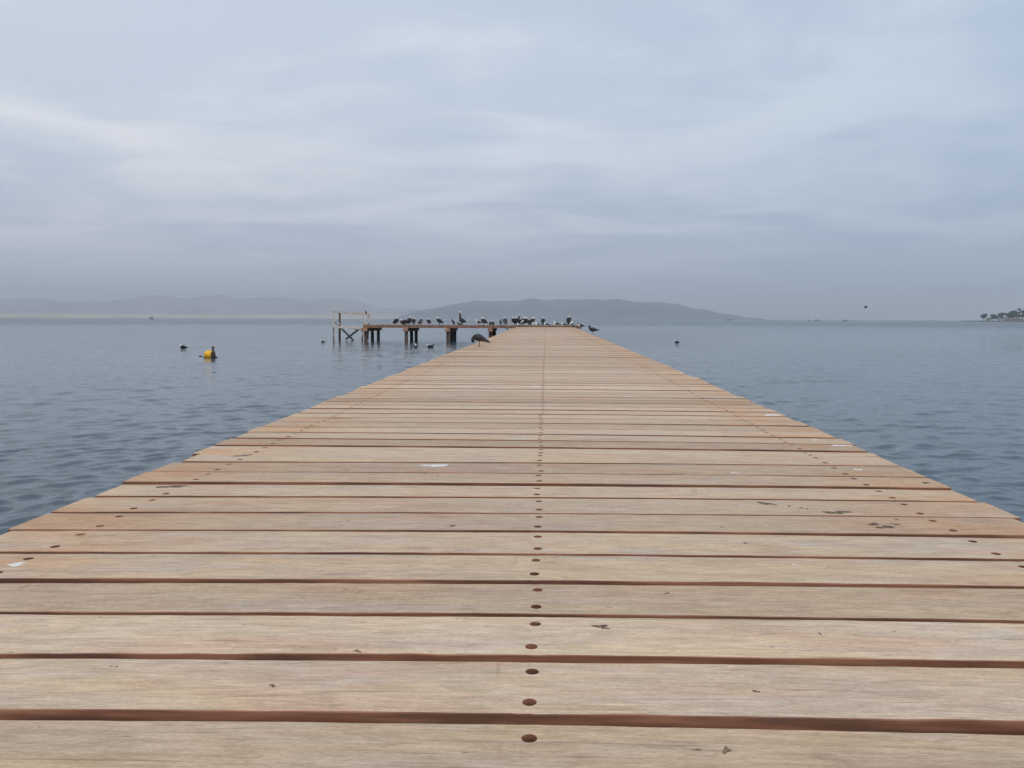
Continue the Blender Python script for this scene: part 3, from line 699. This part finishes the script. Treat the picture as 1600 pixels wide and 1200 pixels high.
put(PEL_PREEN, 'pelican', 831, 52.0, E(52.0), 10, 'large black pelican at the right edge of the crowded group', 'pelican', GE, 1.08)
put(GULL_SLEEP, 'gull', 823.3, 49.6, E(49.6), 150, 'small pale gull resting on the deck in front of the crowd', 'gull', GE, .9)
put(GULL, 'gull', 830, 49.8, E(49.8), 20, 'white gull with dark wing leaning left below the large black pelican', 'gull', GE, 1.0, 'bill_y')
put(GULL_SLEEP, 'gull', 840, 49.3, E(49.3), 178, 'grey backed gull facing left, alone between the crowd and the heart shaped pelican', 'gull', GE, 1.15)
put(PEL_BACK, 'pelican', 848.6, 52, E(52), 90, 'lone heart shaped black pelican seen from behind with white crown', 'pelican', GE, 1.0)
put(GULL, 'gull', 853.5, 49.6, E(49.6), 175, 'grey backed gull at the feet of the heart shaped pelican', 'gull', GE, .95, 'bill_y')
put(GULL, 'gull', 869.3, 49.4, E(49.4), 176, 'white headed gull with grey back standing alone on the right half of the pier end', 'gull', GE, 1.15, 'bill_y')
put(GULL | dict(wing_m=FB), 'gull', 881, 49.7, E(49.7), 172, 'dark winged gull just left of the two upright birds at the right corner', 'gull', GE, 1.0, 'bill_y')
put(PEL_BACK, 'pelican', 889, 51.6, E(51.6), 80, 'dark pelican with pale crown at the right corner of the pier end', 'pelican', GE, 1.2)
put(GULL, 'gull', 893, 49.8, E(49.8), 70, 'bright white breasted gull leaning against the corner pelican', 'gull', GE, 1.25, 'bill_y')
put(CORM, 'cormorant', 894.5, 48.9, E(48.9), 170, 'small squat black bird below the bright white gull at the corner', 'bird', GE, .42)
put(CORM, 'cormorant', 897.5, 48.2, E(48.2), 10, 'small squat black bird on the right edge of the deck before the black headed gull', 'bird', GE, .5)
def on_deck_bird(kind, name, px, py, heading, label, cat, group, scale, bm='bill'):
    p = on_deck(px, py); d = dict(kind); bill_ = d.pop('bill'); prof = d.pop('prof'); mats = d.pop('mats')
    return bird(name, prof, mats, bill_, M[bm], (p.x, p.y, p.z + .004), heading, label, cat, group, scale, **d)
on_deck_bird(BELCHER, 'gull', 907, 514.2, 172, 'black headed gull with white breast facing left on the right edge of the deck', 'gull', GE, 1.05, 'bill_y')
on_deck_bird(GULL_DARK, 'gull', 925.5, 522.6, 176, 'plain grey brown gull standing rightmost on the pier edge', 'gull', None, 1.1)
on_deck_bird(GULL_PREEN, 'gull', 748.7, 540.8, 178, 'dark grey gull preening with head bent down on the left edge of the deck', 'gull', None, 1.0)
# birds afloat
def sea_bird(kind, px, py, heading, label, cat, scale, name='gull', dz=.125):
    p = on_z(px, py); d = afloat(kind, dz); bill_ = d.pop('bill'); prof = d.pop('prof'); mats = d.pop('mats')
    return bird(name, prof, mats, bill_, M['bill'], (p.x, p.y, .01), heading, label, cat, GWt, scale, **d)
WH = dict(mats=[FB,FB,FB,FB,FW,FW,FW,FW], wing_m=FB)
sea_bird(GULL | WH, 285.5, 544.5, 178, 'white headed dark gull floating left of the yellow buoy', 'gull', 1.1)
sea_bird(GULL, 503.5, 535.2, 178, 'pale gull floating left of the landing frame posts', 'gull', .9)
sea_bird(GULL | WH, 649.5, 544, 100, 'white breasted gull floating below the second pile cluster, nearer the frame', 'gull', 1.05)
sea_bird(GULL | WH, 670.5, 543, 175, 'white headed gull floating left of a dark one below the jetty', 'gull', .9)
sea_bird(GULL_DARK, 674.5, 543, 10, 'all dark gull floating against a white headed one below the jetty', 'gull', .9)
sea_bird(GULL | WH, 1057, 536, 150, 'lone white headed gull floating on the open water right of the pier', 'gull', .95)
sea_bird(CORM, 792.5, 515, 170, 'distant black seabird floating in the gap between jetty and pier', 'bird', 1.0, 'cormorant', .13)
fl = on_y(1353, 479, 58)
bird('flying_bird', [(-.25,.0,.03,.01),(-.14,.0,.07,.05),(0,.0,.12,.11),(.12,.0,.08,.07),(.18,.01,.035,.035),(.22,.01,.015,.015)], [FB]*5, [(.21,.01,.009,.01),(.28,0,.003,.003)], M['bill'],
     fl, 168, 'small black bird flying low over the horizon on the right', 'bird', None, .55, wing_m=FB, spread=(.03, -.30))

# ------------------------------------------------------------------ yellow buoy and floats
pb = on_z(327.5, 559)
bu = empty('mooring_buoy', (pb.x, pb.y, 0), R(2)); tag(bu, 'tilted yellow buoy with dark fouled collar floating left of the pier', 'buoy')
mb = MB(); c0 = Vector((0, 0, .115))
mb.tube([c0 + Vector((t_, 0, 0)) for t_ in (-.185, -.18, -.15, -.05, .06, .12)], [.04, .09, .14, .175, .165, .14], 20); o = mb.build('float', M['buoy'], bu, True)
mb = MB(); mb.tube([c0 + Vector((t_, 0, -.01)) for t_ in (.12, .125, .165, .175)], [.11, .18, .18, .10], 20); mb.build('collar', M['rubber'], bu, True)
mb = MB(); mb.tube([c0 + Vector((.145, 0, .16)), c0 + Vector((.145, 0, .26))], [.035, .03], 10)
mb.tube([c0 + Vector((.145, .0, .25)), c0 + Vector((.145, 0, .27)), c0 + Vector((.145, 0, .31)), c0 + Vector((.145, 0, .32))], [.035, .055, .055, .03], 12); mb.build('mooring_eye', M['rubber'], bu, True)
mb = MB(); mb.tube([c0 + Vector((t_, -.02, -.10)) for t_ in (-.21, -.20, -.165, -.155)], [.03, .07, .07, .03], 12); mb.build('fender', M['rubber'], bu, True)
mb = MB(); mb.tube([c0 + Vector((.17, 0, -.10)), c0 + Vector((.25, .02, -.07)), c0 + Vector((.27, .02, -.12)), c0 + Vector((.30, .02, -.20))], [.02, .035, .04, .02], 8); mb.build('rope', M['rubber'], bu, True)
pf = on_z(313.5, 557.5)
mb = MB(); mb.tube([(-.07,0,.0),(-.05,0,.0),(.05,0,.0),(.07,0,.0)], [.015,.035,.035,.015], 12)
mb.tube([(-.012,0,0),(.012,0,0)], .045, 12)
o = mb.build('line_float', M['rubber'], None, True); o.location = (pf.x, pf.y, .012); tag(o, 'small dark line float bobbing just left of the yellow buoy', 'float')

# ------------------------------------------------------------------ boats and marker near the horizon
M['hull_dark'] = mat('dark_hull_paint', (.018, .022, .026), .6, .2, .8)
M['hull_white'] = mat('white_boat_paint', (.75, .76, .76), .5, .05, .8)
M['glass'] = mat('window_glass', (.03, .035, .04), .15)
def boat(px, D, L, hull_m, cab, label, masts=1, name='fishing_boat', Hs=1.0):
    Hs *= 1.15
    X_ = x_at(px, D * math.cos(math.atan((px - 852) / F))); Y_ = D * math.cos(math.atan((px - 852) / F))
    r = empty(name, (X_, Y_, 0), R(random.uniform(-15, 15))); tag(r, label, 'boat', 'boats moored near the horizon')
    mb = MB(); n = 9; V = []
    for i in range(n):
        s = i / (n - 1); x = (s - .5) * L; wd = L * .16 * (1 - max(0, (s - .45) / .55) ** 2.2) ** .8 if s < .999 else .02; top = L * Hs * (.11 + .07 * (2 * s - .9) ** 2)
        wd = max(wd, .03)
        V += [(x, -wd, top), (x, -wd * .75, -.3), (x, wd * .75, -.3), (x, wd, top)]
    fs = []
    for i in range(n - 1):
        for j in range(4): fs.append((4*i+j, 4*i+(j+1)%4, 4*i+4+(j+1)%4, 4*i+4+j))
    fs += [(3,2,1,0), tuple(4*(n-1)+j for j in range(4))]
    mb.add(V, fs); mb.build('hull', hull_m, r)
    if cab:
        mb = MB(); x0 = -L * .25; mb.box((x0, -L*.09, L*.10), (x0 + L*.28, L*.09, L*.10 + L*.20*Hs), 0, L*.01); cb = mb.build('cabin', M['hull_white'], r)
        mb = MB(); mb.box((x0 + L*.03, -L*.093, L*.20), (x0 + L*.25, -L*.0905, L*.26)); mb.build('window', M['glass'], cb)
    for k in range(masts):
        xm = L * (.05 + .22 * k); mb = MB(); mb.tube([(xm, 0, L*.1), (xm, 0, L*(.42 - .1*k)*Hs)], [L*.012, L*.007], 8); mb.build('mast', M['hull_dark'], r)
    return r
boat(1137, 1500, 15, M['hull_dark'], True, 'long low grey boat below the right foot of the central hill', 1, Hs=.6)
boat(1277, 1150, 8.5, M['hull_dark'], True, 'dark hulled boat with pale cabin on the horizon right of the hills', 0, Hs=.8)
boat(1320.5, 1150, 6.2, M['hull_dark'], True, 'small dark boat on the horizon beneath the flying bird', 1, Hs=1.1)
boat(1264, 2300, 6.5, M['hull_dark'], True, 'faint tiny boat just left of the pale cabin boat', 1, Hs=1.2)
boat(1181, 3000, 17, M['hull_dark'], True, 'hazy ship off the low tail of the central hill, left of its taller neighbour', 2)
boat(1189, 3050, 13, M['hull_dark'], True, 'hazy ship with taller mast at the very end of the hill tail', 2, Hs=1.4)
boat(1367, 2600, 9, M['hull_white'], True, 'faint white boat on the horizon right of the flying bird', 1)
pm = on_y(237, 498.5, 560); r = empty('moored_raft', (pm.x, pm.y, 0)); tag(r, 'small dark raft with box shelter standing off the left shore', 'raft')
mb = MB(); mb.box((-1.3, -.8, .1), (1.3, .8, .35), 0, .05); mb.build('platform', M['hull_dark'], r)
mb = MB(); mb.box((-1.05, -.6, .9), (.9, .6, 1.75), 0, .05); mb.build('shelter', M['pile_pale'], r)
for sx in (-.9, .8):
    for sy in (-.5, .5):
        mb = MB(); mb.tube([(sx, sy, .35), (sx, sy, .9)], .07, 8); mb.build('post', M['hull_dark'], r)
pm = on_z(1265, 503.3); mb = MB(); mb.tube([(0,0,-.3),(0,0,-.1),(0,0,.45),(0,0,.7),(0,0,1.1),(0,0,1.2)], [.12,.26,.26,.08,.05,.1], 14)
o = mb.build('marker_buoy', M['hull_dark'], None, True); o.location = (pm.x, pm.y, 0); tag(o, 'tiny dark marker buoy on the open water below the horizon boats', 'buoy')

# ------------------------------------------------------------------ wooded point on the right
PD = 1000.0
def pt(px, D=PD):
    yy = D * math.cos(math.atan((px - 852) / F)); return Vector((x_at(px, yy), yy, 0))
mb = MB(); V = []; xs = list(np.arange(1502, 2300, 6.0)); ns = 9
for i, px in enumerate(xs):
    d = pt(px).normalized(); grow = min(1, (px - 1500) / 26); dep = 8 + 90 * min(1, (px - 1500) / 120)
    for k in range(ns):
        s = k / (ns - 1); h = (math.sin(math.pi * s) ** .5) * (.9 + .4 * grow + min(.5, max(0, (px - 1560) / 100))) * (.9 + .1 * math.sin(px * .7 + k))
        V.append((d.x * (PD - 12 + dep * s), d.y * (PD - 12 + dep * s), h - .3))
mb.add(V, [(i*ns+k, (i+1)*ns+k, (i+1)*ns+k+1, i*ns+k+1) for i in range(len(xs)-1) for k in range(ns-1)])
o = mb.build('shore', mat('dark_shore', (.028, .03, .03), .95, .4, .2), None, True); tag(o, kind='structure')
M['leaf'] = mat('tree_leaves', (.026, .036, .024), .8, .5, .8); M['bark'] = mat('tree_bark', (.06, .045, .035), .9)
M['wall'] = mat('pale_house_wall', (.30, .28, .26), .8, .08, .5); M['roof'] = mat('house_roof', (.28, .20, .16), .8, .2, .6)
def tree(px, H, lobes, label, D=PD + 20, lean=0.0):
    p = pt(px, D); r = empty('shore_tree', (p.x, p.y, .7)); tag(r, label, 'tree', 'trees on the wooded point')
    rr = random.Random(px * 7); mb = MB()
    mb.tube([(0,0,-.5), (lean*.3,0,H*.3), (lean,0,H*.62)], [H*.035, H*.026, H*.015], 8)
    for (lx, lz, lr, lh) in lobes: mb.tube([(lean*.3,0,H*.3), (lx*.6,rr.uniform(-.5,.5),lz*.8), (lx,rr.uniform(-1,1),lz)], [H*.016, H*.011, H*.006], 6)
    mb.build('trunk', M['bark'], r); mb = MB()
    for (lx, lz, lr, lh) in lobes:
        for q in range(int(130 * lr * lh)):
            a_, b_ = rr.uniform(0, 6.283), math.acos(rr.uniform(-1, 1)); k = rr.uniform(.25, 1) ** .45 * (1 + .15 * math.sin(3*a_))
            c0 = Vector((lx + lr*k*math.sin(b_)*math.cos(a_), lr*k*math.sin(b_)*math.sin(a_), lz + lh*k*math.cos(b_)))
            e = Euler((rr.uniform(0,6),rr.uniform(0,6),rr.uniform(0,6))).to_matrix(); s = rr.uniform(.16, .42)
            mb.add([c0 + e @ Vector(v) * s for v in ((-1,-.6,0),(1,-.6,.1),(1.1,.6,0),(-.9,.6,.15))], [(0,1,2,3)])
    mb.build('crown', M['leaf'], r); return r
tree(1537.5, 9, [(-1.2,5.2,2.4,1.8),(1.2,6.3,2.3,2.1),(-.6,4.0,1.8,1.2)], 'round topped tree standing alone, leftmost on the wooded point')
tree(1552.5, 8, [(-.5,6.2,2.6,1.2),(1.2,4.6,3.2,1.5),(-2.0,3.4,2.2,1.3),(2.8,3.0,1.8,1.1)], 'broad layered tree just right of the lone round one')
tree(1564.5, 9.5, [(-1.5,6.2,2.4,2.2),(.6,7.4,2.4,1.9),(.2,4.2,2.2,1.8)], 'dark full tree left of the white arched house')
tree(1571.5, 9.5, [(-1.2,7.6,2.4,1.1),(1.6,7.3,2.2,1.0)], 'flat topped tree rising behind the white arched house')
tree(1577, 9.5, [(0,5.4,2.2,2.2),(-.3,7.6,1.8,1.4)], 'narrow dark tree between the white house and the largest tree')
tree(1583.5, 13, [(-1.4,8.2,2.8,3.2),(1.3,8.6,2.8,3.0),(0,5.2,3.8,2.4)], 'largest round dark tree near the right edge of the point')
tree(1592, 14, [(0,12.6,1.5,1.3),(.2,9.0,1.2,1.2),(0,5.6,2.8,1.6)], 'tall thin tree with small tufted top near the frame edge')
tree(1598.5, 12, [(-1,10.3,2.2,1.3),(1.5,9.2,2.6,2.0),(0,5.8,3.6,1.8)], 'spreading tree cut by the right edge of the picture')
tree(1612, 12, [(-1,8.3,3.2,2.3),(2.5,7.2,3.0,2.4)], 'dark tree beyond the right edge')
def house(px, W_, H_, roof, label, D=PD + 8, arch=False):
    p = pt(px, D); r = empty('house', (p.x, p.y, .8), R(-30)); tag(r, label, 'house', 'houses on the wooded point')
    mb = MB(); mb.box((-W_/2, -3, -.5), (W_/2, 3, H_)); mb.build('wall', M['wall'], r)
    mb = MB()
    if arch:
        n = 9; A_ = [(W_*.52*math.cos(math.pi*k/(n-1)), H_*.8*math.sin(math.pi*k/(n-1))) for k in range(n)]
        mb.add([(a, -3.1, H_ + .002 + b) for a, b in A_] + [(a, 3.1, H_ + .002 + b) for a, b in A_], [tuple(range(n-1, -1, -1)), tuple(range(n, 2*n))] + [(k, k+1, n+k+1, n+k) for k in range(n-1)] + [(n-1, 0, n, 2*n-1)])
        mb.build('roof', M['wall'], r)
    else:
        h = W_ * .16; mb.add([(-W_/2-.3,-3.3,H_+.003),(W_/2+.3,-3.3,H_+.003),(W_/2+.3,3.3,H_+.003),(-W_/2-.3,3.3,H_+.003),(-W_/2+.5,0,H_+h),(W_/2-.5,0,H_+h)], [(3,2,1,0),(0,1,5,4),(2,3,4,5),(1,2,5),(3,0,4)])
        mb.build('roof', roof, r)
    n = max(2, int(W_ / 2))
    for k in range(n):
        x0 = -W_/2 + W_ * (k + .3) / n; mb = MB(); mb.box((x0, -3.03, H_*.35), (x0 + W_/n*.4, -3.004, H_*.75)); mb.build('window', M['glass'], r)
house(1544.8, 4.5, 3.0, M['wall'], 'pale cream low house between the lone tree and the layered tree')
house(1561, 2.2, 4.2, M['wall'], 'narrow white hut in front of the dark full tree')
house(1571.5, 6.0, 2.6, M['wall'], 'white house with arched roof left of the largest tree', arch=True)
house(1580, 5.0, 2.4, M['roof'], 'brown roofed house under the largest tree')
house(1587.5, 4.6, 3.4, M['roof'], 'reddish roofed house between the largest and the thin tree')
house(1595, 4.0, 2.4, M['wall'], 'small white walled house near the right edge of the picture')

# ------------------------------------------------------------------ haze
mb = MB(); mb.box((-8200, -8200, -2.5), (8200, 8200, 220))
hz = bpy.data.materials.new('haze'); hz.use_nodes = True; t = hz.node_tree; t.nodes.clear()
pv = N(t, 'ShaderNodeVolumePrincipled'); pv.inputs['Color'].default_value = (.86, .935, 1.0, 1); pv.inputs['Density'].default_value = .00033
pv.inputs['Anisotropy'].default_value = .2
ou = N(t, 'ShaderNodeOutputMaterial'); t.links.new(pv.outputs[0], ou.inputs['Volume'])
o = mb.build('haze', hz); tag(o, kind='stuff', label='thin blue grey sea haze over the whole bay')
